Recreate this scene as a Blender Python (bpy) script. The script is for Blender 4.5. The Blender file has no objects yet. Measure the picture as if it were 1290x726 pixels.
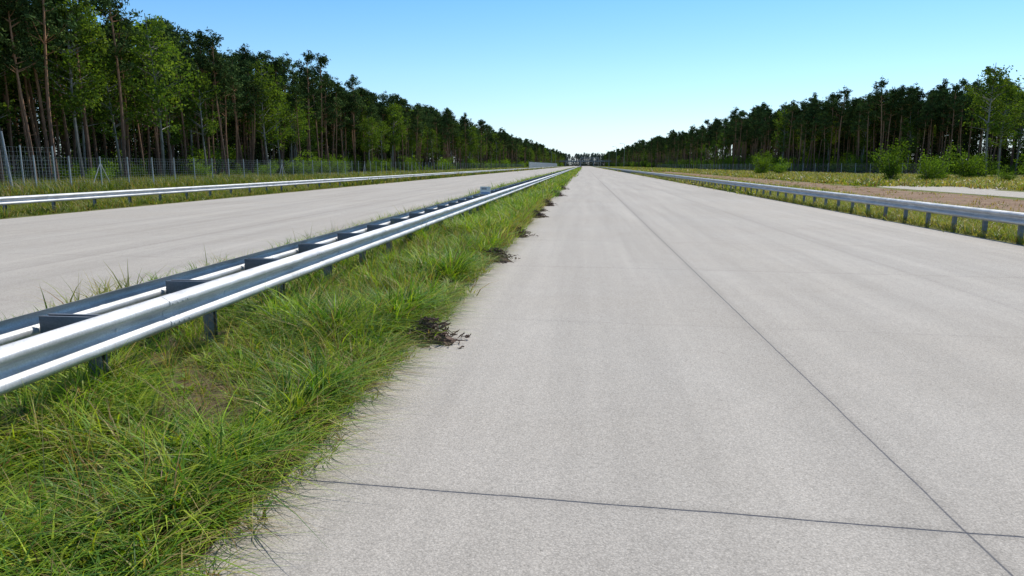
import bpy, math, random
import numpy as np
R = math.radians
random.seed(7); rng = np.random.default_rng(7)
sc = bpy.context.scene
COL = sc.collection

# ------------------------------------------------------------------ node helpers
class NT:
    def __init__(s, name, world=False):
        s.mat = bpy.data.materials.new(name); s.mat.use_nodes = True
        s.t = s.mat.node_tree; s.t.nodes.clear()
        s.out = s.t.nodes.new('ShaderNodeOutputMaterial')
    def n(s, typ, **kw):
        nd = s.t.nodes.new(typ)
        for k, v in kw.items(): setattr(nd, k, v)
        return nd
    def l(s, a, b): s.t.links.new(a, b)
    def setin(s, sock, v):
        if isinstance(v, bpy.types.NodeSocket): s.l(v, sock)
        else: sock.default_value = v
    def m(s, op, a, b=0.0, c=None):
        nd = s.n('ShaderNodeMath', operation=op)
        s.setin(nd.inputs[0], a); s.setin(nd.inputs[1], b)
        if c is not None: s.setin(nd.inputs[2], c)
        return nd.outputs[0]
    def pos(s):
        g = s.n('ShaderNodeNewGeometry'); return g.outputs['Position']
    def xyz(s, v):
        x = s.n('ShaderNodeSeparateXYZ'); s.l(v, x.inputs[0]); return x.outputs
    def mapping(s, v, scale, loc=(0,0,0)):
        mp = s.n('ShaderNodeMapping'); s.l(v, mp.inputs[0])
        mp.inputs['Scale'].default_value = scale; mp.inputs['Location'].default_value = loc
        return mp.outputs[0]
    def noise(s, v, scale, detail=3, rough=.55):
        nd = s.n('ShaderNodeTexNoise'); s.l(v, nd.inputs['Vector'])
        nd.inputs['Scale'].default_value = scale; nd.inputs['Detail'].default_value = detail
        nd.inputs['Roughness'].default_value = rough
        return nd.outputs['Fac']
    def vor(s, v, scale):
        nd = s.n('ShaderNodeTexVoronoi'); s.l(v, nd.inputs['Vector']); nd.inputs['Scale'].default_value = scale
        return nd.outputs
    def rng(s, v, a, b, c, d):
        nd = s.n('ShaderNodeMapRange'); s.setin(nd.inputs[0], v)
        for i, x in enumerate((a, b, c, d)): nd.inputs[i+1].default_value = x
        return nd.outputs[0]
    def mix(s, f, a, b, typ='MIX'):
        nd = s.n('ShaderNodeMix', data_type='RGBA', blend_type=typ)
        s.setin(nd.inputs[0], f)
        for i, x in ((6, a), (7, b)):
            if isinstance(x, tuple): nd.inputs[i].default_value = (*x[:3], 1)
            else: s.l(x, nd.inputs[i])
        return nd.outputs[2]
    def scale(s, col, f):
        nd = s.n('ShaderNodeVectorMath', operation='SCALE')
        s.setin(nd.inputs[0], col if not isinstance(col, tuple) else col[:3]); s.setin(nd.inputs[3], f)
        return nd.outputs[0]
    def bsdf(s, col, rough=.8, metal=0., spec=.3, bump=None, bstr=.3, bdist=.01):
        b = s.n('ShaderNodeBsdfPrincipled')
        if isinstance(col, tuple): b.inputs['Base Color'].default_value = (*col[:3], 1)
        else: s.l(col, b.inputs['Base Color'])
        s.setin(b.inputs['Roughness'], rough); s.setin(b.inputs['Metallic'], metal)
        b.inputs['Specular IOR Level'].default_value = spec
        if bump is not None:
            bp = s.n('ShaderNodeBump'); bp.inputs['Strength'].default_value = bstr
            bp.inputs['Distance'].default_value = bdist
            s.l(bump, bp.inputs['Height']); s.l(bp.outputs[0], b.inputs['Normal'])
        return b
    def finish(s, sh):
        s.l(sh.outputs[0], s.out.inputs[0]); return s.mat

# ------------------------------------------------------------------ materials
JOINT_X = ((2.01,.9), (5.75,.22), (9.3,.2), (-10.3,.45), (-14.0,.3), (-17.6,.25))
def mat_concrete():
    t = NT('road_concrete'); p = t.pos(); X, Y, Z = t.xyz(p)
    fine = t.noise(p, 75, 4, .7)
    sp = t.vor(p, 85)
    sp2 = t.vor(t.mapping(p, (1,1,1), (3.3,1.7,0)), 38)
    mid = t.noise(p, 2.3, 4)
    streak = t.noise(t.mapping(p, (1.3, .05, 1)), 1.0, 4)
    streak2 = t.noise(t.mapping(p, (4.5, .12, 1), (9, 3, 0)), 1.0, 3)
    blot = t.noise(p, .22, 4)
    u = t.m('DIVIDE', t.m('SUBTRACT', t.m('MULTIPLY_ADD', X, .075, Y), 3.80), 4.74)
    wob = t.rng(t.noise(p, 2.0, 3), .3, .7, -.005, .005)
    ur = t.m('ROUND', u)
    ju = t.m('ADD', t.m('MULTIPLY', t.m('SUBTRACT', u, ur), 4.74), wob)
    ju = t.m('ABSOLUTE', ju)
    near = t.m('LESS_THAN', t.m('ABSOLUTE', ur), .5)
    wj = t.n('ShaderNodeTexWhiteNoise', noise_dimensions='1D'); t.l(ur, wj.inputs['W'])
    stren = t.m('MAXIMUM', near, t.rng(wj.outputs[0], 0, 1, .15, .38))
    jt = t.m('MULTIPLY', t.rng(ju, .003, .010, 1, 0), stren)
    halo = t.m('MULTIPLY', t.rng(ju, .0, .08, .16, 0), stren)
    jl = None; hl = None
    for x, k in JOINT_X:
        d = t.m('ABSOLUTE', t.m('ADD', t.m('SUBTRACT', X, x), wob))
        a = t.rng(d, .003, .009, .85*k, 0); h = t.rng(d, .0, .12, .18*k, 0)
        jl = a if jl is None else t.m('MAXIMUM', jl, a)
        hl = h if hl is None else t.m('MAXIMUM', hl, h)
    lane = t.m('ADD', t.m('GREATER_THAN', X, 2.01), t.m('GREATER_THAN', X, 5.75))
    cv = t.n('ShaderNodeCombineXYZ'); t.l(lane, cv.inputs[0]); t.l(t.m('FLOOR', u), cv.inputs[1])
    wn = t.n('ShaderNodeTexWhiteNoise', noise_dimensions='3D'); t.l(cv.outputs[0], wn.inputs[0])
    slab = t.rng(wn.outputs[0], 0, 1, .99, 1.01)
    f = t.rng(fine, .25, .75, .68, 1.32)
    f = t.m('MULTIPLY', f, t.rng(sp[0], 0, .7, 1.13, .80))
    f = t.m('MULTIPLY', f, t.rng(sp2[0], 0, .7, 1.05, .93))
    f = t.m('MULTIPLY', f, t.rng(mid, .3, .7, .975, 1.025))
    f = t.m('MULTIPLY', f, t.rng(streak, .3, .7, .89, 1.08))
    f = t.m('MULTIPLY', f, t.rng(streak2, .3, .7, .965, 1.03))
    f = t.m('MULTIPLY', f, t.rng(blot, .3, .7, .96, 1.04))
    f = t.m('MULTIPLY', f, slab)
    dk = t.m('GREATER_THAN', t.noise(p, 120, 2), .66)
    f = t.m('MULTIPLY', f, t.m('SUBTRACT', 1, t.m('MULTIPLY', dk, .35)))
    e = t.rng(t.m('ADD', X, t.rng(mid, .3, .7, -.15, .15)), -1.85, -1.35, .32, 0)
    f = t.m('MULTIPLY', f, t.m('SUBTRACT', 1, t.m('MAXIMUM', halo, hl)))
    base = t.mix(t.rng(blot, .35, .65, 0, 1), (.445, .412, .370), (.44, .413, .378))
    col = t.scale(base, f)
    col = t.mix(t.m('MULTIPLY', e, t.m('GREATER_THAN', X, -3)), col, (.20, .155, .10))
    j = t.m('MAXIMUM', jt, jl)
    j = t.m('MULTIPLY', j, t.rng(t.noise(p, 30, 3), .2, .45, .55, 1))
    col = t.mix(j, col, (.055, .062, .085))
    hgt = t.m('SUBTRACT', t.m('ADD', fine, t.m('MULTIPLY', sp[0], .8)), t.m('MULTIPLY', j, 1.2))
    return t.finish(t.bsdf(col, .9, 0, .2, hgt, .5, .005))

def mat_ground():
    t = NT('grassland_ground'); p = t.pos()
    a = t.noise(p, .12, 5); b = t.noise(p, 1.7, 5, .7); c = t.noise(p, 14, 4, .7)
    col = t.mix(t.rng(a, .35, .65, 0, 1), (.11, .15, .03), (.18, .18, .06))
    col = t.mix(t.rng(b, .4, .75, 0, .8), col, (.19, .16, .08))
    col = t.scale(col, t.rng(c, .25, .75, .55, 1.4))
    return t.finish(t.bsdf(col, .95, 0, .1, c, .8, .08))

def mat_soil(name, c1, c2, sc_=9):
    t = NT(name); p = t.pos()
    a = t.noise(p, .5, 4); c = t.noise(p, sc_, 6, .75); d = t.vor(p, sc_*3)
    col = t.mix(t.rng(a, .35, .65, 0, 1), c1, c2)
    col = t.scale(col, t.m('MULTIPLY', t.rng(c, .25, .75, .55, 1.4), t.rng(d[0], 0, .6, 1.1, .8)))
    return t.finish(t.bsdf(col, .95, 0, .1, c, .9, .03))

def mat_foliage(name, mult=(1,1,1), trans=.3, haze=0.0, gloss=.25, varamt=.35):
    t = NT(name)
    at = t.n('ShaderNodeAttribute', attribute_name='tint')
    oi = t.n('ShaderNodeObjectInfo')
    v = t.rng(oi.outputs['Random'], 0, 1, 1-varamt, 1+varamt)
    col = t.mix(1.0, at.outputs['Color'], mult, 'MULTIPLY')
    col = t.scale(col, v)
    if haze: col = t.mix(haze, col, (.12, .17, .22))  # aerial haze painted into the leaf colour as a flat blue-grey mix
    if gloss > 0:
        d = t.n('ShaderNodeBsdfPrincipled'); t.l(col, d.inputs['Base Color'])
        d.inputs['Roughness'].default_value = .5; d.inputs['Specular IOR Level'].default_value = gloss
    else:
        d = t.n('ShaderNodeBsdfDiffuse'); t.l(col, d.inputs[0])
    if trans <= 0: return t.finish(d)
    tr = t.n('ShaderNodeBsdfTranslucent')
    tc = t.mix(1.0, col, (1.3, 1.3, .45), 'MULTIPLY'); t.l(tc, tr.inputs[0])
    mx = t.n('ShaderNodeMixShader'); mx.inputs[0].default_value = trans
    t.l(d.outputs[0], mx.inputs[1]); t.l(tr.outputs[0], mx.inputs[2])
    return t.finish(mx)

def mat_bark(name, lo, hi, zsplit=7.):
    t = NT(name)
    tc = t.n('ShaderNodeTexCoord'); o = tc.outputs['Object']
    X, Y, Z = t.xyz(o)
    n = t.noise(t.mapping(o, (6, 6, 1.2)), 1.5, 4)
    f = t.rng(t.m('ADD', Z, t.m('MULTIPLY', n, 3)), zsplit-3, zsplit+4, 0, 1)
    col = t.scale(t.mix(f, lo, hi), t.rng(n, .3, .7, .6, 1.3))
    return t.finish(t.bsdf(col, .9, 0, .1))

def mat_galv(name, base=(.60,.61,.62), metal=.3, rough=.5):
    t = NT(name); p = t.pos()
    v = t.vor(p, 60); n = t.noise(p, 3, 4); st = t.noise(t.mapping(p, (3, 1.2, 14)), 1.0, 4)
    f = t.m('MULTIPLY', t.rng(v[0], 0, .8, 1.08, .88), t.rng(n, .3, .7, .85, 1.12))
    f = t.m('MULTIPLY', f, t.rng(st, .3, .7, .76, 1.14))
    r = t.rng(n, .3, .7, rough-.08, rough+.14)
    col = t.scale(base, f)
    return t.finish(t.bsdf(col, r, metal, .5, n, .08, .01))

def mat_plain(name, col, rough=.6, metal=0., var=.12):
    t = NT(name); tc = t.n('ShaderNodeTexCoord')
    n = t.noise(tc.outputs['Object'], 4, 4)
    return t.finish(t.bsdf(t.scale(col, t.rng(n, .3, .7, 1-var, 1+var)), rough, metal, .4))

M_conc = mat_concrete(); M_ground = mat_ground()
M_soil = mat_soil('median_soil', (.10,.075,.045), (.17,.13,.08))
M_field = mat_soil('bare_field_soil', (.24,.155,.105), (.30,.21,.14), 3)
M_forest = mat_soil('forest_floor', (.04,.04,.018), (.06,.07,.025), 1.5)
M_track = mat_soil('track_gravel', (.46,.43,.38), (.50,.47,.42), 5)
M_grass = mat_foliage('grass_blades', trans=.38, varamt=0.)
M_needle = mat_foliage('pine_needles', trans=0, gloss=0)
M_leaf = mat_foliage('broad_leaves', trans=.35, varamt=.25, gloss=0)
M_needle_h = mat_foliage('pine_needles_haze_tinted', trans=0, haze=.35, varamt=.2, gloss=0)  # needles of the far trees, with distance haze painted into their colour
M_bark_p = mat_bark('pine_bark', (.15,.10,.08), (.38,.21,.125))
M_bark_b = mat_bark('birch_bark', (.12,.10,.08), (.30,.28,.25), 3)
M_galv = mat_galv('galvanised_steel')
M_galvd = mat_galv('galvanised_steel_posts', (.20,.22,.25), .3, .5)
M_twig = mat_plain('dried_stalks', (.105,.068,.05), .9, 0, .5)
M_white = mat_plain('white_paint', (.75,.76,.77), .4)
M_blue = mat_plain('blue_paint', (.08,.2,.45), .4)
M_grey = mat_plain('grey_paint', (.3,.31,.32), .5, .3)
M_wire = mat_plain('fence_wire_zinc', (.42,.44,.45), .5, .2)
M_panel = mat_plain('barrier_panel', (.26,.31,.35), .4)
M_bridge = mat_plain('bridge_concrete', (.22,.25,.28), .8)

# ------------------------------------------------------------------ mesh helpers
def obj(name, me, parent=None, loc=(0,0,0), col=None):
    o = bpy.data.objects.new(name, me); (col or COL).objects.link(o)
    o.location = loc
    if parent: o.parent = parent
    return o
def quads_mesh(name, V, F, mats, tint=None, mi=None, smooth=False):
    me = bpy.data.meshes.new(name)
    V = np.asarray(V, np.float32); F = np.asarray(F, np.int32)
    me.vertices.add(len(V)); me.vertices.foreach_set('co', V.ravel())
    me.loops.add(F.size); me.loops.foreach_set('vertex_index', F.ravel())
    me.polygons.add(len(F)); me.polygons.foreach_set('loop_start', np.arange(0, F.size, F.shape[1], dtype=np.int32))
    if mi is not None: me.polygons.foreach_set('material_index', np.asarray(mi, np.int32))
    me.polygons.foreach_set('use_smooth', np.full(len(F), smooth))
    for m in mats: me.materials.append(m)
    if tint is not None:
        a = me.attributes.new('tint', 'FLOAT_COLOR', 'POINT')
        c = np.ones((len(V), 4), np.float32); c[:, :3] = tint
        a.data.foreach_set('color', c.ravel())
    me.update(calc_edges=True)
    return me
def boxes_mesh(name, boxes, mats):
    V=[];F=[];mi=[]
    for b in boxes:
        x0,x1,y0,y1,z0,z1=b[:6]; k=len(V)
        V += [(x0,y0,z0),(x1,y0,z0),(x1,y1,z0),(x0,y1,z0),(x0,y0,z1),(x1,y0,z1),(x1,y1,z1),(x0,y1,z1)]
        F += [(k,k+3,k+2,k+1),(k+4,k+5,k+6,k+7),(k,k+1,k+5,k+4),(k+1,k+2,k+6,k+5),(k+2,k+3,k+7,k+6),(k+3,k,k+4,k+7)]
        mi += [b[6] if len(b)>6 else 0]*6
    return quads_mesh(name, V, F, mats, None, mi)
def sheet(name, x0,x1,y0,y1,z,mat):
    me = quads_mesh(name, [(x0,y0,z),(x1,y0,z),(x1,y1,z),(x0,y1,z)], [(0,1,2,3)], [mat])
    return obj(name, me)
def tube(V, F, pts, rad, n=6):
    pts = np.asarray(pts, float); k0 = len(V)
    for i, p in enumerate(pts):
        d = pts[min(i+1, len(pts)-1)] - pts[max(i-1, 0)]; d /= np.linalg.norm(d)+1e-9
        a = np.cross(d, (0.3, 1, .1) if abs(d[1]) < .9 else (1, 0, 0)); a /= np.linalg.norm(a)
        b = np.cross(d, a)
        for j in range(n):
            th = 2*math.pi*j/n
            V.append(tuple(p + rad[i]*(a*math.cos(th)+b*math.sin(th))))
    for i in range(len(pts)-1):
        for j in range(n):
            F.append((k0+i*n+j, k0+i*n+(j+1)%n, k0+(i+1)*n+(j+1)%n, k0+(i+1)*n+j))

# ------------------------------------------------------------------ ground & roads
sheet('ground', -3500, 3500, -400, 6000, 0, M_ground)
sheet('concrete_carriageway', -2.4, 10.4, -12, 2200, .02, M_conc)
sheet('concrete_carriageway', -20.3, -6.4, -12, 2200, .02, M_conc)
V=[];F=[]
yy = np.arange(5, 420, 2.5)
for i, y in enumerate(yy):
    V += [(15.3+1.0*math.sin(y*.31)+.6*math.sin(y*.9), y, .008), (24.2+.5*math.sin(y*.4+1), y, .008)]
    if i: k=2*i; F.append((k-2,k-1,k+1,k))
obj('bare_soil_field', quads_mesh('bare_soil_field', V, F, [M_field]))
me = quads_mesh('gravel_track', [(25.4,0,.012),(31,0,.012),(31,58,.012),(25.6,66,.012),
                                (30,72,.012),(36,64,.012),(60,90,.012),(54,97,.012)], [(0,1,2,3),(3,2,5,4),(4,5,6,7)], [M_track])
obj('gravel_track', me)
sheet('forest_floor', -150, -46, -20, 1300, .006, M_forest)
obj('forest_floor', quads_mesh('forest_floor', [(150,95,.006),(300,95,.006),(300,195,.006),(56,195,.006),(300,1300,.006),(56,1300,.006)], [(0,1,2,3),(3,2,4,5)], [M_forest]))

def wob(y, s=1.0, ph=0.):
    return (np.sin(y*1.9*s+ph)+.7*np.sin(y*4.3*s+1.3+ph)+.5*np.sin(y*9.7*s+.5+ph)+.35*np.sin(y*21*s+ph*2))/2.5

ys = np.concatenate([np.arange(-6, 30, .06), np.arange(30, 120, .3), np.arange(120, 2200, 8)])
nx = 14; V = []
for y in ys:
    e1 = -1.82 + .09*wob(y); e0 = -6.55 + .12*wob(y, 1, 2)
    for i in range(nx):
        f = i/(nx-1); x = e0+(e1-e0)*f
        bulge = min(f, 1-f)*2
        z = .0245 + .05*min(1, bulge*4) + (.02*wob(y*1.3+x*3.1, 1, x*2)*min(1, bulge*6))
        V.append((x, y, max(z, .0245)))
V = np.array(V); n = len(ys)
idx = np.arange(n*nx).reshape(n, nx)
F = np.stack([idx[:-1,:-1], idx[:-1,1:], idx[1:,1:], idx[1:,:-1]], -1).reshape(-1,4)
obj('median_soil', quads_mesh('median_soil', V, F, [M_soil], smooth=True))

# ------------------------------------------------------------------ grass
def blades(name, P, H, W, AZ, LE, C, segs=3, droop=.35):
    n = len(P); k = segs+1
    t = np.linspace(0, 1, k)[None, :]
    dx, dy = np.cos(AZ)[:, None], np.sin(AZ)[:, None]
    L = (LE*H)[:, None]
    tw = rng.uniform(-.9, .9, n)[:, None]
    px = -np.sin(AZ+tw[:,0])[:, None]; py = np.cos(AZ+tw[:,0])[:, None]
    cx = P[:, 0:1]+dx*L*t**1.7; cy = P[:, 1:2]+dy*L*t**1.7
    cz = P[:, 2:3]+H[:, None]*(t - droop*np.minimum(LE, 1.8)[:, None]*t**2.4)
    cz = np.maximum(cz, .03+.01*t)
    hw = (W/2)[:, None]*np.clip(1.0-t**2.2, .06, 1)*(.65+.35*np.sin(np.pi*np.minimum(1, t+.25)))
    A = np.stack([cx-px*hw, cy-py*hw, cz], -1); B = np.stack([cx+px*hw, cy+py*hw, cz], -1)
    V = np.stack([A, B], 2).reshape(-1, 3)
    base = (np.arange(n)*k*2)[:, None]; s = np.arange(segs)[None, :]*2
    q = base+s
    F = np.stack([q, q+1, q+3, q+2], -1).reshape(-1, 4)
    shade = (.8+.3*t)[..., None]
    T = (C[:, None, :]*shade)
    T = np.repeat(T[:, :, None, :], 2, 2).reshape(-1, 3)
    return quads_mesh(name, V, F, [M_grass], T)

GREENS = np.array([(.18,.32,.02), (.25,.38,.022), (.12,.25,.02), (.33,.42,.035), (.06,.155,.018), (.30,.36,.04), (.10,.20,.03)])
STRAW = np.array([(.44,.34,.14), (.33,.23,.10), (.47,.40,.18), (.24,.14,.06)])
def clumped(nc, xf, yf, per, spread, Hr, Wr, LEr, straw, z0=.06, greens=GREENS, edgex=None, hvar=.35, patch=0.):
    cx, cy = xf(nc), yf(nc)
    if patch:
        pn = np.sin(cx*2.3+1.7*np.sin(cy*1.1))+np.sin(cy*1.7+2.0*np.sin(cx*1.9+.6))+.8*np.sin(cy*4.1+cx*3.3)
        keep = rng.random(nc) < np.clip(.60+patch*pn*.38, .10, 1); cx, cy, pn = cx[keep], cy[keep], pn[keep]; nc = len(cx)
    else: pn = np.zeros(nc)
    ch = rng.uniform(1-hvar, 1+hvar, nc)*(1+.24*pn*(patch > 0))
    ch = np.maximum(ch, .3)
    cg = rng.integers(0, len(greens), nc)
    k = rng.integers(int(per*.5), int(per*1.5)+1, nc)
    I = np.repeat(np.arange(nc), k); n = len(I)
    az = rng.uniform(0, 2*np.pi, n); rr = np.abs(rng.normal(0, spread, n))
    P = np.stack([cx[I]+np.cos(az)*rr, cy[I]+np.sin(az)*rr, np.full(n, z0)], -1)
    if edgex is not None:
        ok = P[:, 0] < edgex(P[:, 1]); I, az, P = I[ok], az[ok], P[ok]; n = len(I)
    H = rng.uniform(*Hr, n)*ch[I]; W = rng.uniform(*Wr, n); LE = rng.uniform(*LEr, n)
    C = greens[cg[I]]*rng.uniform(.7, 1.3, (n, 1))
    cst = rng.random(nc) < .05
    sm = rng.random(n) < (straw(P) if callable(straw) else straw)+.5*cst[I]
    C[sm] = STRAW[rng.integers(0, 4, sm.sum())]*rng.uniform(.7, 1.1, (sm.sum(), 1))
    az = az + rng.normal(0, .5, n)
    return P, H, W, az, LE, C
def cat(*parts): return [np.concatenate(x) for x in zip(*parts)]

U = lambda a, b: (lambda n: rng.uniform(a, b, n))
edge = lambda y: -1.84+.14*wob(y)
straw_e = lambda P: np.clip(.05+.5*np.exp((P[:, 0]+1.9)/.13), 0, .55)
parts = [
 clumped(1800, U(-3.95,-1.93), U(1.6, 7.0), 22, .07, (.05,.14), (.004,.010), (.4,1.6), straw_e, edgex=edge, patch=.6),
 clumped(1150, U(-3.95,-1.96), U(1.6, 8.0), 16, .03, (.16,.38), (.008,.017), (.5,1.9), .05, edgex=edge, patch=1.),
 clumped(1000, U(-3.95,-1.98), U(1.6, 9.0), 12, .05, (.10,.30), (.016,.034), (.5,1.7), .03, edgex=edge, patch=1., greens=GREENS*.85),
 clumped(330, U(-3.85,-2.0), U(1.6, 9.0), 7, .03, (.34,.60), (.004,.007), (.2,1.1), .6, edgex=edge),
 clumped(330, lambda n: rng.normal(-1.92,.07,n), U(1.6, 10.0), 15, .04, (.14,.32), (.006,.013), (.9,2.8), .30, z0=.045),
 clumped(30, lambda n: rng.normal(-1.80,.06,n), U(2.0, 10.0), 10, .03, (.22,.36), (.007,.013), (1.0,2.0), .25, z0=.045),
 clumped(36, lambda n: rng.normal(-1.70,.07,n), U(2.2, 10.0), 12, .04, (.07,.18), (.005,.010), (.9,2.6), .4, z0=.03),
 clumped(800, U(-6.4,-3.95), U(1.6, 9.0), 18, .09, (.10,.30), (.006,.012), (.3,1.3), .08),
 clumped(1800, U(-3.95,-1.95), U(7.0, 15.0), 18, .08, (.07,.18), (.007,.013), (.3,1.4), straw_e, edgex=edge, patch=.8),
 clumped(1700, U(-3.95,-1.96), U(7.0, 16.0), 13, .06, (.18,.42), (.012,.026), (.4,1.7), .06, edgex=edge, patch=1.),
 clumped(330, U(-3.9,-2.05), U(8.0, 18.0), 7, .04, (.36,.62), (.006,.010), (.2,.9), .55, edgex=edge),
 clumped(330, lambda n: rng.normal(-1.90,.09,n), U(8, 24), 14, .06, (.14,.34), (.009,.016), (.8,2.4), .25, z0=.045),
 clumped(600, U(-6.4,-3.95), U(9, 20), 16, .1, (.10,.35), (.01,.016), (.3,1.2), .08),
]
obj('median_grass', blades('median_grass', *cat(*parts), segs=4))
parts = [
 clumped(4300, U(-3.95,-1.86), U(15, 40), 14, .12, (.12,.42), (.014,.030), (.3,1.4), straw_e, hvar=.6, patch=.9),
 clumped(1200, U(-6.4,-3.95), U(20, 45), 12, .12, (.12,.36), (.014,.026), (.3,1.3), .1),
 clumped(3800, U(-6.4,-1.80), U(40, 110), 10, .25, (.15,.48), (.03,.06), (.3,1.3), .08, hvar=.6, patch=.7),
 clumped(3600, U(-6.4,-1.8), U(110, 500), 10, .5, (.2,.45), (.10,.2), (.3,1.3), .08, hvar=.5),
]
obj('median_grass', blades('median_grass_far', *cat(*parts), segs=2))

VG = np.array([(.19,.25,.045), (.15,.22,.035), (.24,.27,.06), (.27,.26,.09), (.11,.18,.03)])
wp = [(-5.6,7.3),(-5.5,7.9),(-5.3,9.6),(-5.2,10.1),(-4.9,12.5),(-5.1,14),(-5.0,19),(-5.3,22),(-4.8,24.5),(-5,28),(-4.9,33),(-5,38),(-5.2,17),(-4.7,30),(-4.8,16),(-4.9,20.5),(-4.7,26)]
prt = []
for (x, y) in wp:
    prt.append(clumped(6, (lambda x: lambda n: rng.normal(x,.16,n))(x), (lambda y: lambda n: rng.normal(y,.16,n))(y), 10, .03, (.38,.75), (.008,.018), (.2,1.0), .25, greens=VG))
    prt.append(clumped(6, (lambda x: lambda n: rng.normal(x,.16,n))(x), (lambda y: lambda n: rng.normal(y,.16,n))(y), 14, .08, (.28,.66), (.02,.035), (.3,1.0), .1, greens=VG))
obj('roadside_weeds', blades('roadside_weeds', *cat(*prt), segs=4))

parts = [
 clumped(5000, U(-30,-20.45), U(14, 60), 13, .15, (.12,.40), (.02,.045), (.2,1.0), .12, greens=VG*.85, z0=0, hvar=.5),
 clumped(3600, U(-47,-30), U(25, 90), 13, .25, (.35,.9), (.03,.07), (.15,.8), .08, greens=VG*.75, z0=0, hvar=.5),
 clumped(4600, U(-46,-20.5), U(60, 200), 12, .35, (.3,.8), (.06,.14), (.2,.9), .10, greens=VG*.8, z0=0),
 clumped(3500, U(-40,-20.5), U(200, 700), 10, .8, (.4,.9), (.25,.5), (.2,.9), .12, greens=VG*.8, z0=0),
]
obj('verge_grass', blades('verge_grass', *cat(*parts), segs=2))
VY = np.array([(.27,.29,.06), (.22,.27,.05), (.34,.31,.09), (.17,.24,.04)])
parts = [
 clumped(6500, U(10.45,15.8), U(8, 45), 13, .12, (.10,.38), (.012,.03), (.2,1.0), .18, greens=VY, z0=0),
 clumped(4000, U(10.5,16.5), U(45, 160), 12, .3, (.2,.45), (.05,.1), (.2,1.0), .2, greens=VY, z0=0),
 clumped(700, U(16,24.5), U(15, 160), 8, .2, (.06,.22), (.03,.06), (.2,1.0), .7, greens=VY, z0=0),
 clumped(4500, U(31.5,60), U(30, 140), 12, .4, (.2,.55), (.05,.12), (.2,1.0), .2, greens=VY*.85, z0=0),
 clumped(5000, U(24.8,52), U(66, 260), 12, .5, (.2,.6), (.1,.2), (.2,1.0), .22, greens=VY*.85, z0=0),
 clumped(4000, U(10.6,42), U(200, 700), 10, .8, (.3,.7), (.25,.5), (.2,.9), .2, greens=VG, z0=0),
]
obj('verge_grass', blades('verge_grass_east', *cat(*parts), segs=2))

# ------------------------------------------------------------------ dried weed piles
def pile(x, y, s, seed):
    r = random.Random(seed); V=[]; F=[]
    for i in range(230):
        a = r.uniform(0, 6.28); d = abs(r.gauss(0, .34))*s; h = max(.012, (s*.46-d*.5)*r.uniform(.15, 1))
        p = np.array([math.cos(a)*d*1.1, math.sin(a)*d*.8, h]); b = r.uniform(0, 6.28); L = r.uniform(.08, .26)*s
        pts = [p]
        for k in range(4):
            b += r.uniform(-.9, .9)
            p = p+np.array([math.cos(b)*L/3, math.sin(b)*L/3, r.uniform(-.05, .04)*s]); p[2] = max(p[2], .008); pts.append(p)
        w = r.uniform(.004, .013)*s*1.7
        tube(V, F, pts, [w, w*1.1, w, w*.7, w*.3], 4)
    k0 = len(V); n1, n2 = 6, 14
    for i in range(n1+1):
        for j in range(n2):
            a = 2*math.pi*j/n2; rr = s*.5*i/n1*(1+.3*math.sin(3*a+seed)+.15*r.uniform(-1,1))
            V.append((math.cos(a)*rr, math.sin(a)*rr*.8, s*.22*(1-(i/n1)**2)*r.uniform(.6,1.2)+.001))
    for i in range(n1):
        for j in range(n2):
            F.append((k0+i*n2+j, k0+(i+1)*n2+j, k0+(i+1)*n2+(j+1)%n2, k0+i*n2+(j+1)%n2))
    obj('dried_weed_pile', quads_mesh('dried_weed_pile', V, F, [M_twig]), loc=(x, y, .021))
for i, (x, y, s) in enumerate([(-1.66,7.45,.56),(-1.68,14.0,.58),(-1.68,18.9,.55),(-1.7,26,.6),(-1.7,33.5,.7),(-1.75,29.5,.4),(-1.7,44,.8),(-1.7,56,.8)]): pile(x, y, s, i+3)

# ------------------------------------------------------------------ guardrails
PROF = [(0,0),(.012,-.003),(.045,-.022),(.078,-.042),(.083,-.055),(.083,-.078),(.076,-.092),(.04,-.112),(.010,-.130),(.004,-.142),(.004,-.168),
        (.010,-.180),(.04,-.198),(.076,-.218),(.083,-.232),(.083,-.255),(.078,-.268),(.045,-.288),(.012,-.307),(0,-.31)]
def beam_mesh(x, side, y0, y1, ztop, name, seg=3.5):
    V=[]; F=[]; y = y0; i = 0
    th = .004
    while y < y1:
        L = seg if y < 150 else seg*6
        pr = .0 if i % 2 == 0 else .0055
        outer = [(x+side*(d+pr), ztop+z) for d, z in PROF]
        inner = [(x+side*(d+pr-th), ztop+z) for d, z in PROF]
        ring = outer + inner[::-1]; k = len(V); n = len(ring)
        ya, yb = y-(.16 if i % 2 else 0), y+L+(.16 if i % 2 else 0)
        for yy in (ya, yb): V += [(a, yy, b) for a, b in ring]
        for j in range(n):
            F.append((k+j, k+(j+1)%n, k+n+(j+1)%n, k+n+j))
        m = len(outer)
        for base in (k, k+n):
            for j in range(m-1): F.append((base+j, base+j+1, base+n-2-j, base+n-1-j))
        y += L; i += 1
    return quads_mesh(name, V, F, [M_galv], smooth=True)
def bolt(V, F, x, y, z, side, r=.014, l=.012):
    tube(V, F, [(x, y, z), (x+side*l, y, z), (x+side*(l+.002), y, z)], [r, r*.9, .001], 8)
def rail_smooth(o):
    m = o.modifiers.new('es', 'EDGE_SPLIT'); m.split_angle = R(50)
ZT = .76
root = bpy.data.objects.new('double_guardrail', None); COL.objects.link(root)
o = obj('near_beam', beam_mesh(-3.68, 1, -4.5, 900, ZT, 'near_beam'), root); rail_smooth(o)
o = obj('far_beam', beam_mesh(-4.28, -1, -4.5, 900, ZT, 'far_beam'), root); rail_smooth(o)
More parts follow.
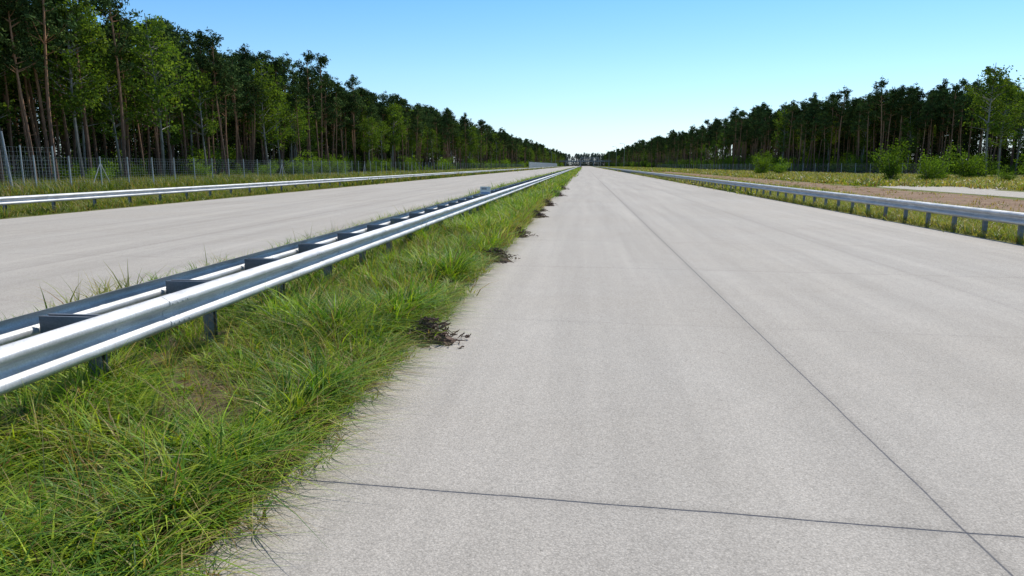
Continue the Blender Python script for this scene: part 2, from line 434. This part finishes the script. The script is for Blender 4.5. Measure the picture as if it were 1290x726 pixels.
py = [5.2+1.75*i for i in range(-6, 110)] + [5.2+1.75*110+3.5*i for i in range(0, 150)]
bx=[]; V=[]; F=[]; sp=[]
for y in py:
    bx += [(-3.90,-3.894,y-.045,y+.045,-.05,.70),(-3.894,-3.80,y-.045,y-.040,-.05,.70),(-3.894,-3.80,y+.040,y+.045,-.05,.70),
           (-3.805,-3.80,y-.040,y-.022,-.05,.70),(-3.805,-3.80,y+.022,y+.040,-.05,.70)]
    sp += [(-4.276,-3.686,y-.055,y-.050,.56,.72),(-4.276,-3.686,y+.050,y+.055,.56,.72),(-4.276,-3.686,y-.050,y+.050,.56,.565),
           (-4.272,-3.690,y-.050,y-.03,.714,.719),(-4.272,-3.690,y+.03,y+.050,.714,.719)]
    if y < 60:
        bolt(V,F,-3.676,y,ZT-.155,1); bolt(V,F,-4.284,y,ZT-.155,-1)
y = -4.5
while y < 60:
    for dy in (-.12,-.04,.04,.12) :
        for z, d in ((-.067,.083),(-.243,.083)):
            bolt(V,F,-3.68+d+.004,y+dy,ZT+z,1,.011,.008)
    y += 3.5
obj('posts', boxes_mesh('posts', bx, [M_galvd]), root)
obj('spacers', boxes_mesh('spacers', sp, [M_galvd]), root)
obj('bolts', quads_mesh('bolts', V, F, [M_galv]), root)

def single_rail(x, side, y0, y1, step, ph):
    root = bpy.data.objects.new('guardrail', None); COL.objects.link(root)
    o = obj('beam', beam_mesh(x, side, y0, y1, ZT, 'beam'), root); rail_smooth(o)
    bx=[]; y = ph
    while y < y1:
        if y > y0:
            a, b = sorted((x-side*.16, x-side*.06))
            bx += [(a,b,y-.045,y-.04,-.05,.74),(a,b,y+.04,y+.045,-.05,.74),(a,a+.005,y-.04,y+.04,-.05,.74)]
            a, b = sorted((x-side*.06, x-side*.004)); bx += [(a,b,y-.06,y+.06,.5,.72)]
        y += step if y < 250 else step*3
    obj('posts', boxes_mesh('posts', bx, [M_galvd]), root)
single_rail(-21.0, 1, -5, 700, 2.45, 24.4-2.45*12)
single_rail(10.62, -1, -5, 700, 1.6, 18.7-1.6*14)

root = bpy.data.objects.new('marker_sign', None); COL.objects.link(root); root.location = (-3.75, 27.6, 0)
obj('post', boxes_mesh('post', [(-.02,.02,-.015,.015,.6,1.05)], [M_grey]), root)
obj('board', boxes_mesh('board', [(-.2,.2,-.03,-.015,.78,1.08,0),(-.17,.17,-.034,-.03,.81,.86,1),(-.15,.05,-.034,-.03,.96,1.04,2)], [M_white, M_blue, M_grey]), root)

# ------------------------------------------------------------------ wire fences
def fence(x0, y0, x1, y1, h, step, name='wire_fence'):
    root = bpy.data.objects.new(name, None); COL.objects.link(root)
    L = math.hypot(x1-x0, y1-y0); n = max(1, int(L/step)); V=[]; F=[]
    for i in range(n+1):
        f = i/n; x = x0+(x1-x0)*f; y = y0+(y1-y0)*f
        tube(V, F, [(x,y,-.1),(x,y,h+.12)], [.05,.045], 6)
        if i % 10 == 0 and i < 60:
            for s in (-1, 1): tube(V, F, [(x,y,h*.85),(x,y+s*1.3,0)], [.03,.03], 5)
    obj('posts', quads_mesh('posts', V, F, [M_wire]), root)
    V=[]; F=[]
    for k in range(14):
        z = .1+(h-.1)*(k/13)**1.3
        tube(V, F, [(x0,y0,z),(x1,y1,z)], [.008,.008], 3)
    m = int(min(L, 90)/.3)
    for i in range(m):
        f = i*.3/L; x = x0+(x1-x0)*f; y = y0+(y1-y0)*f
        tube(V, F, [(x,y,.05),(x,y,h)], [.005,.005], 3)
    obj('mesh', quads_mesh('mesh', V, F, [M_wire]), root)
fence(-35.5, 18, -34.5, 420, 2.4, 3.2)
fence(66, 150, 46, 196, 2.2, 4); fence(46, 196, 42, 420, 2.2, 5)
fence(-38.5, 40.5, -37.4, 48, 3.1, 2.4, 'tall_wire_fence')

# ------------------------------------------------------------------ trees
def leaves(cent, rad, per, size, asp, cols, r, jit=.25, flat=1.0):
    c = len(cent); I = np.repeat(np.arange(c), per); n = len(I)
    off = r.normal(0, .5, (n, 3)); off[:, 2] *= flat
    P = cent[I]+off*rad[I][:, None]
    a = r.normal(0, 1, (n, 3)); a /= np.linalg.norm(a, axis=1)[:, None]
    b = r.normal(0, 1, (n, 3)); b -= a*(a*b).sum(1)[:, None]; b /= np.linalg.norm(b, axis=1)[:, None]
    s = size*r.uniform(.6, 1.4, n)[:, None]
    V = np.stack([P-a*s, P+b*s*asp, P+a*s, P-b*s*asp], 1).reshape(-1, 3)
    F = np.arange(n*4).reshape(-1, 4)
    ct = cols[r.integers(0, len(cols), c)]*r.uniform(1-jit, 1+jit, (c, 1))
    T = np.repeat(ct[I]*r.uniform(.8, 1.2, (n, 1)), 4, 0)
    return V, F, T
PINEC = np.array([(.085,.130,.040), (.065,.105,.035), (.10,.145,.04), (.055,.09,.032)])
LEAFC = np.array([(.12,.19,.03), (.10,.165,.028), (.15,.215,.04), (.08,.135,.025)])
BUSHC = np.array([(.15,.25,.03), (.12,.20,.025), (.18,.28,.04), (.09,.155,.025)])
def tree_mesh(kind, seed, mleaf=None):
    r = np.random.default_rng(seed); V=[]; F=[]; cents=[]; rads=[]
    if kind == 'pine':
        H = 18.; lean = r.normal(0, .35, 2); ph = r.uniform(0, 6)
        def tp(z): f=z/H; return np.array([lean[0]*f+.18*math.sin(f*5+ph), lean[1]*f+.15*math.cos(f*4+ph), z])
        zs = np.linspace(-.1, H*.97, 10)
        tube(V, F, [tp(z) for z in zs], [.18-.13*(z/H) for z in zs], 6)
        cb = H*r.uniform(.48, .66)
        for i in range(int(r.integers(22, 31))):
            f = r.random()**.8; z = cb+(H*.96-cb)*f
            L = (2.2*(1-f)**.6+.40)*r.uniform(.5, 1.2)*(1 if f > .12 else r.uniform(.5,1)); az = r.uniform(0, 6.28)
            up = r.uniform(.05, .55)+.3*f
            p0 = tp(z); d = np.array([math.cos(az), math.sin(az), up])
            p1 = p0+d*L*.55; p2 = p0+d*L+np.array([0,0,.15*L])
            tube(V, F, [p0, p1, p2], [.045, .028, .01], 4)
            for q, s in ((p1, .5), (p2, .58), (p0+d*L*.8+r.normal(0,.35,3), .48)):
                cents.append(q+np.array([0,0,.1])); rads.append(s*r.uniform(.7, 1.25))
            if r.random() < .6: cents.append(p2+r.normal(0,.45,3)*(1,1,.4)); rads.append(.5)
        for k in range(5): cents.append(tp(H*(.93+.018*k))+r.normal(0,.22,3)*(1,1,.1)); rads.append(.45)
        for i in range(16):
            z = r.uniform(H*.2, cb); az = r.uniform(0,6.28); L = r.uniform(.3,1.3); p0 = tp(z)
            tube(V, F, [p0, p0+np.array([math.cos(az)*L, math.sin(az)*L, r.uniform(-.2,.25)*L])], [.02,.006], 3)
        LV, LF, LT = leaves(np.array(cents), np.array(rads), 30, .18, .34, PINEC, r, .3, .6); bark = M_bark_p; lf = M_needle
    elif kind == 'broad':
        H = 16.; cb = H*r.uniform(.25, .42); ph = r.uniform(0,6)
        def tp(z): f=z/H; return np.array([.3*math.sin(f*4+ph), .3*math.cos(f*3+ph), z])
        zs = np.linspace(-.1, H*.92, 9)
        tube(V, F, [tp(z) for z in zs], [.17-.15*(z/H) for z in zs], 6)
        for i in range(46):
            f = r.random(); z = cb+(H*.95-cb)*f
            env = math.sin(math.pi*min(1, (f*.82+.18)))**.7
            L = 2.6*env*r.uniform(.5, 1.15)+.3; az = r.uniform(0,6.28); up = r.uniform(.3,.9)
            p0 = tp(z*.93); d = np.array([math.cos(az), math.sin(az), up*.8]); p1 = p0+d*L*.55; p2 = p0+d*L
            tube(V, F, [p0,p1,p2], [.05,.03,.008], 4)
            for q in (p1, p2, p0+d*L*.75+r.normal(0,.4,3)): cents.append(q+r.normal(0,.2,3)); rads.append(r.uniform(.5,.9))
        LV, LF, LT = leaves(np.array(cents), np.array(rads), 28, .14, .6, LEAFC, r, .3, .8); bark = M_bark_b; lf = M_leaf
    elif kind == 'spruce':
        H = 14.
        zs = np.linspace(-.1, H, 6); tube(V, F, [(0,0,z) for z in zs], [.16-.15*(z/H) for z in zs], 5)
        for i in range(150):
            f = r.random()**1.2; z = .8+(H-.8)*f; L = (2.6*(1-f)+.15)*r.uniform(.4,1.05); az = r.uniform(0,6.28)
            cents.append(np.array([math.cos(az)*L, math.sin(az)*L, z-.25*L])); rads.append(.45+.35*(1-f))
        LV, LF, LT = leaves(np.array(cents), np.array(rads), 18, .21, .35, PINEC*.7, r, .3, .45); bark = M_bark_p; lf = M_needle
    else:
        for i in range(14):
            az = r.uniform(0,6.28); L = r.uniform(.6,2.0); h = r.uniform(1.5,3.6)
            p2 = np.array([math.cos(az)*L, math.sin(az)*L, h]); p1 = p2*(.45,.45,.55)
            tube(V, F, [(0,0,-.1), p1, p2], [.05,.03,.008], 4)
            for k in range(6):
                f = r.uniform(.1, 1.05); q = p2*f+r.normal(0,.3,3); q[2] = max(q[2], .25)
                cents.append(q); rads.append(r.uniform(.35,.75))
        LV, LF, LT = leaves(np.array(cents), np.array(rads), 30, .095, .55, BUSHC, r, .3, .9); bark = M_bark_b; lf = M_leaf
    V = np.array(V); F = np.array(F); nv = len(V)
    T = np.concatenate([np.full((nv,3), .1), LT])
    return quads_mesh(kind, np.concatenate([V, LV]), np.concatenate([F, LF+nv]), [bark, mleaf or lf], T,
                      np.concatenate([np.zeros(len(F)), np.ones(len(LF))]))
PINES = [tree_mesh('pine', s) for s in range(9)]
BROAD = [tree_mesh('broad', 20+s) for s in range(4)]
SPRU = [tree_mesh('spruce', 40+s) for s in range(2)]
BUSH = [tree_mesh('bush', 60+s) for s in range(4)]
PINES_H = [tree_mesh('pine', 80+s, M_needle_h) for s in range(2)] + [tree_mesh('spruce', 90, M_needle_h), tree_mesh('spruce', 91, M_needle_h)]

def put(col, me, x, y, s, name='tree', sz=None):
    o = bpy.data.objects.new(name, me); col.objects.link(o)
    o.location = (x, y, 0); o.rotation_euler = (random.gauss(0,.012), random.gauss(0,.012), random.uniform(0, 6.28)); o.scale = (s, s, sz or s)
    return o
def forest(name, fn):
    c = bpy.data.collections.new(name+'_trees'); fn(c)
    e = bpy.data.objects.new(name, None); e.instance_type = 'COLLECTION'; e.instance_collection = c
    COL.objects.link(e)
def interp(y, pts):
    return float(np.interp(y, [p[0] for p in pts], [p[1] for p in pts]))
LF_ = [(20,-48),(100,-48),(300,-43),(600,-37),(1300,-30)]
RF_ = [(110,126),(150,90),(193,52),(400,48),(600,42),(1300,32)]
def fill(c, front, sgn, y0, y1, depth, area, pb, hs=1.0, spr=.45):
    A = (y1-y0)*depth; n = int(A/area); pts = []
    cell = {}
    md = math.sqrt(area)*.6
    for _ in range(n*3):
        if len(pts) >= n: break
        y = random.uniform(y0, y1); d = random.random()**1.1*depth; x = interp(y, front)+sgn*(d+random.gauss(0,.8))
        k = (int(x/md), int(y/md))
        if any((k[0]+i, k[1]+j) in cell and math.hypot(cell[(k[0]+i,k[1]+j)][0]-x, cell[(k[0]+i,k[1]+j)][1]-y) < md for i in (-1,0,1) for j in (-1,0,1)): continue
        cell[k] = (x, y); pts.append((x, y, d))
    for x, y, d in pts:
        q = random.random()
        clus = .5+.5*math.sin(y*.07+1.0)*math.sin(y*.023+2)
        hv = 1+.05*math.sin(y*.11)+.04*math.sin(y*.29+x*.1)
        if q < pb*(.3+1.4*clus): me = random.choice(BROAD); s = random.uniform(.75, 1.2)*hs
        elif d > depth*spr and q > .68: me = random.choice(SPRU); s = random.uniform(.7, 1.1)*hs
        else: me = random.choice(PINES); s = random.uniform(.78, 1.12)*hs*hv
        put(c, me, x, y, s*random.uniform(.9,1.05), 'tree', s)
def under(c, front, sgn, y0, y1, depth, n, s0, s1):
    for _ in range(n):
        y = random.uniform(y0, y1); x = interp(y, front)+sgn*random.uniform(-1.5, depth)
        put(c, random.choice(BUSH), x, y, random.uniform(s0, s1), 'undergrowth')
def west(c):
    fill(c, LF_, -1, 18, 260, 16, 7.5, .16)
    f2 = [(a, b-16) for a, b in LF_]; fill(c, f2, -1, 18, 260, 30, 15, .1, 1.0, .1)
    fill(c, LF_, -1, 260, 1250, 16, 15, .16, 1.0, .3)
    under(c, LF_, -1, 20, 260, 12, 150, .25, .7); under(c, LF_, -1, 30, 260, 45, 200, .7, 1.4); under(c, LF_, -1, 260, 1100, 14, 300, .8, 1.5)
forest('pine_forest', west)
def east(c):
    fill(c, RF_, 1, 100, 300, 22, 8.5, .08); f2 = [(a, b+22) for a, b in RF_]; fill(c, f2, 1, 112, 300, 34, 13, .08, 1.0, .1)
    fill(c, RF_, 1, 300, 1250, 16, 15, .12, 1.0, .3)
    under(c, RF_, 1, 112, 300, 4, 40, .3, .8); under(c, RF_, 1, 112, 300, 40, 280, .8, 1.5); under(c, RF_, 1, 300, 1100, 14, 300, .8, 1.5)
forest('pine_forest', east)
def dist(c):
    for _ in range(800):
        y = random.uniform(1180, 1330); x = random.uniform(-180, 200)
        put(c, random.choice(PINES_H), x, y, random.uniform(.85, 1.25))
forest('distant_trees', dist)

for x, y, s in [(-44,107,1.05),(-43,110,.9),(-44,80,.75),(-42.5,176,1.2),(-43,124,1.0),(-43.5,127,.8),(-44,62,.6),(-44,148,.8),(-42,215,1.2),(-44,96,.6),
                (34,143,1.1),(36,150,1.2),(38,146,.9),(34,84,1.15),(37,82,.8),(41,89,1.0),(49,98,1.2),(53,103,1.0),(44,80,.5),(42,71,.4),(56,95,.7),(60,104,1.0)]:
    put(COL, random.choice(BUSH), x, y, s, 'leafy_bush')
put(COL, BROAD[1], 71, 136, 1.32, 'broadleaf_tree')
put(COL, BROAD[2], 76, 141, 1.1, 'broadleaf_tree')
for x, y, s in [(-45.5,47,1.12),(-46,53,1.16),(-46.5,60,1.08),(-46,69,1.12)]: put(COL, random.choice(PINES), x, y, s, 'pine_tree')
put(COL, BROAD[0], -46, 75, 1.2, 'broadleaf_tree'); put(COL, BROAD[3], -47, 64, 1.15, 'broadleaf_tree')

# ------------------------------------------------------------------ distant barrier, overpass, lamps, gantry
root = bpy.data.objects.new('noise_barrier', None); COL.objects.link(root)
bx=[]; ps=[]
y=300
while y < 620:
    ps.append((-22.6,-22.3,y-.12,y+.12,0,3.3)); bx.append((-22.52,-22.40,y+.125,y+7.875,.4,3.1)); bx.append((-22.54,-22.38,y+.125,y+7.875,0,.398,1)); y += 8
obj('panels', boxes_mesh('panels', bx, [M_panel, M_grey]), root); obj('posts', boxes_mesh('posts', ps, [M_grey]), root)
root = bpy.data.objects.new('overpass_bridge', None); COL.objects.link(root); root.location=(0,980,0)
obj('deck', boxes_mesh('deck', [(-60,70,-5,5,6.2,7.6)], [M_bridge]), root)
obj('piers', boxes_mesh('piers', [(x-.6,x+.6,-4,4,0,6.198) for x in (-24,-4.2,13.5,34)], [M_bridge]), root)
obj('parapet_rail', boxes_mesh('parapet_rail', [(-60,70,s*4.9-.06,s*4.9+.06,8.5,8.62) for s in (-1,1)]+[(x-.05,x+.05,s*4.9-.05,s*4.9+.05,7.602,8.498) for x in range(-60,71,3) for s in (-1,1)], [M_grey]), root)

def lamp(x, y, h=12):
    root = bpy.data.objects.new('street_lamp', None); COL.objects.link(root); root.location=(x,y,0)
    V=[];F=[]; tube(V,F,[(0,0,0),(0,0,h*.5),(0,0,h-.6),(-.3,0,h-.15),(-1.8,0,h)],[.14,.1,.08,.06,.05],8)
    obj('pole', quads_mesh('pole',V,F,[M_grey]),root)
    obj('lamp_head', boxes_mesh('lamp_head',[(-2.6,-1.7,-.16,.16,h-.08,h+.08)],[M_grey]),root)
for x,y,h in [(22,400,13.5),(20,450,13),(18,520,12),(14,600,12),(-24.5,640,12),(-24.5,560,12)]: lamp(x,y,h)
root = bpy.data.objects.new('sign_gantry', None); COL.objects.link(root); root.location=(0,640,0)
obj('frame', boxes_mesh('frame',[(-2.6,-2.2,-.2,.2,0,8.6),(12.8,13.2,-.2,.2,0,8.6),(-2.2,12.8,-.2,.2,7.2,7.5),(-2.2,12.8,-.2,.2,8.3,8.6)]+
   [(-2.2+i*1.5,-2.05+i*1.5,-.1,.1,7.5,8.3) for i in range(1,10)],[M_grey]),root)
V=[];F=[]; tube(V,F,[(0,0,0),(-.25,.1,2),(-.5,.2,4.1)],[.1,.08,.06],8)
obj('utility_pole', quads_mesh('utility_pole',V,F,[M_grey],smooth=True), loc=(-37.8,44.5,0))

# ------------------------------------------------------------------ light, sky, camera
EL, AZ = 52, 28
w = bpy.data.worlds.new('World'); sc.world = w; w.use_nodes = True
nt = w.node_tree; bg = nt.nodes['Background']
sky = nt.nodes.new('ShaderNodeTexSky'); sky.sky_type='NISHITA'; sky.sun_disc=False
sky.sun_elevation=R(EL); sky.sun_rotation=R(AZ); sky.air_density=1.0; sky.dust_density=.3; sky.ozone_density=1.5
tc = nt.nodes.new('ShaderNodeTexCoord'); sx = nt.nodes.new('ShaderNodeSeparateXYZ'); nt.links.new(tc.outputs['Generated'], sx.inputs[0])
rp = nt.nodes.new('ShaderNodeValToRGB'); nt.links.new(sx.outputs[2], rp.inputs[0])
el = rp.color_ramp.elements
el[0].position=0.0; el[0].color=(.42,.53,.78,1)
el[1].position=.7; el[1].color=(.5,.5,.5,1)
for pos_, c in ((.05,(.44,.53,.67,1)),(.12,(.40,.54,.65,1)),(.22,(.29,.50,.66,1)),(.35,(.30,.48,.60,1))):
    e = el.new(pos_); e.color = c
mu = nt.nodes.new('ShaderNodeVectorMath'); mu.operation='MULTIPLY'
nt.links.new(sky.outputs[0], mu.inputs[0]); nt.links.new(rp.outputs[0], mu.inputs[1])
m2 = nt.nodes.new('ShaderNodeVectorMath'); m2.operation='SCALE'; nt.links.new(mu.outputs[0], m2.inputs[0]); m2.inputs[3].default_value=2.0
nt.links.new(m2.outputs[0], bg.inputs[0]); bg.inputs[1].default_value=.12
s = bpy.data.lights.new('sun','SUN'); s.energy=5.0; s.angle=R(.5); s.color=(1,.95,.86)
so = bpy.data.objects.new('sun', s); COL.objects.link(so)
from mathutils import Vector
d = Vector((math.sin(R(AZ))*math.cos(R(EL)), math.cos(R(AZ))*math.cos(R(EL)), math.sin(R(EL))))
so.rotation_euler = d.to_track_quat('Z','Y').to_euler(); so.location=(20,0,40)

cam = bpy.data.cameras.new('camera'); cam.sensor_width=36; cam.lens=900/1290*36; cam.clip_end=9000; cam.clip_start=.05
co = bpy.data.objects.new('camera', cam); COL.objects.link(co)
co.location=(0,0,1.9); co.rotation_euler=(R(90-9.77),0,R(5.63)); sc.camera=co
sc.view_settings.view_transform='Standard'; sc.view_settings.look='None'; sc.view_settings.exposure=0
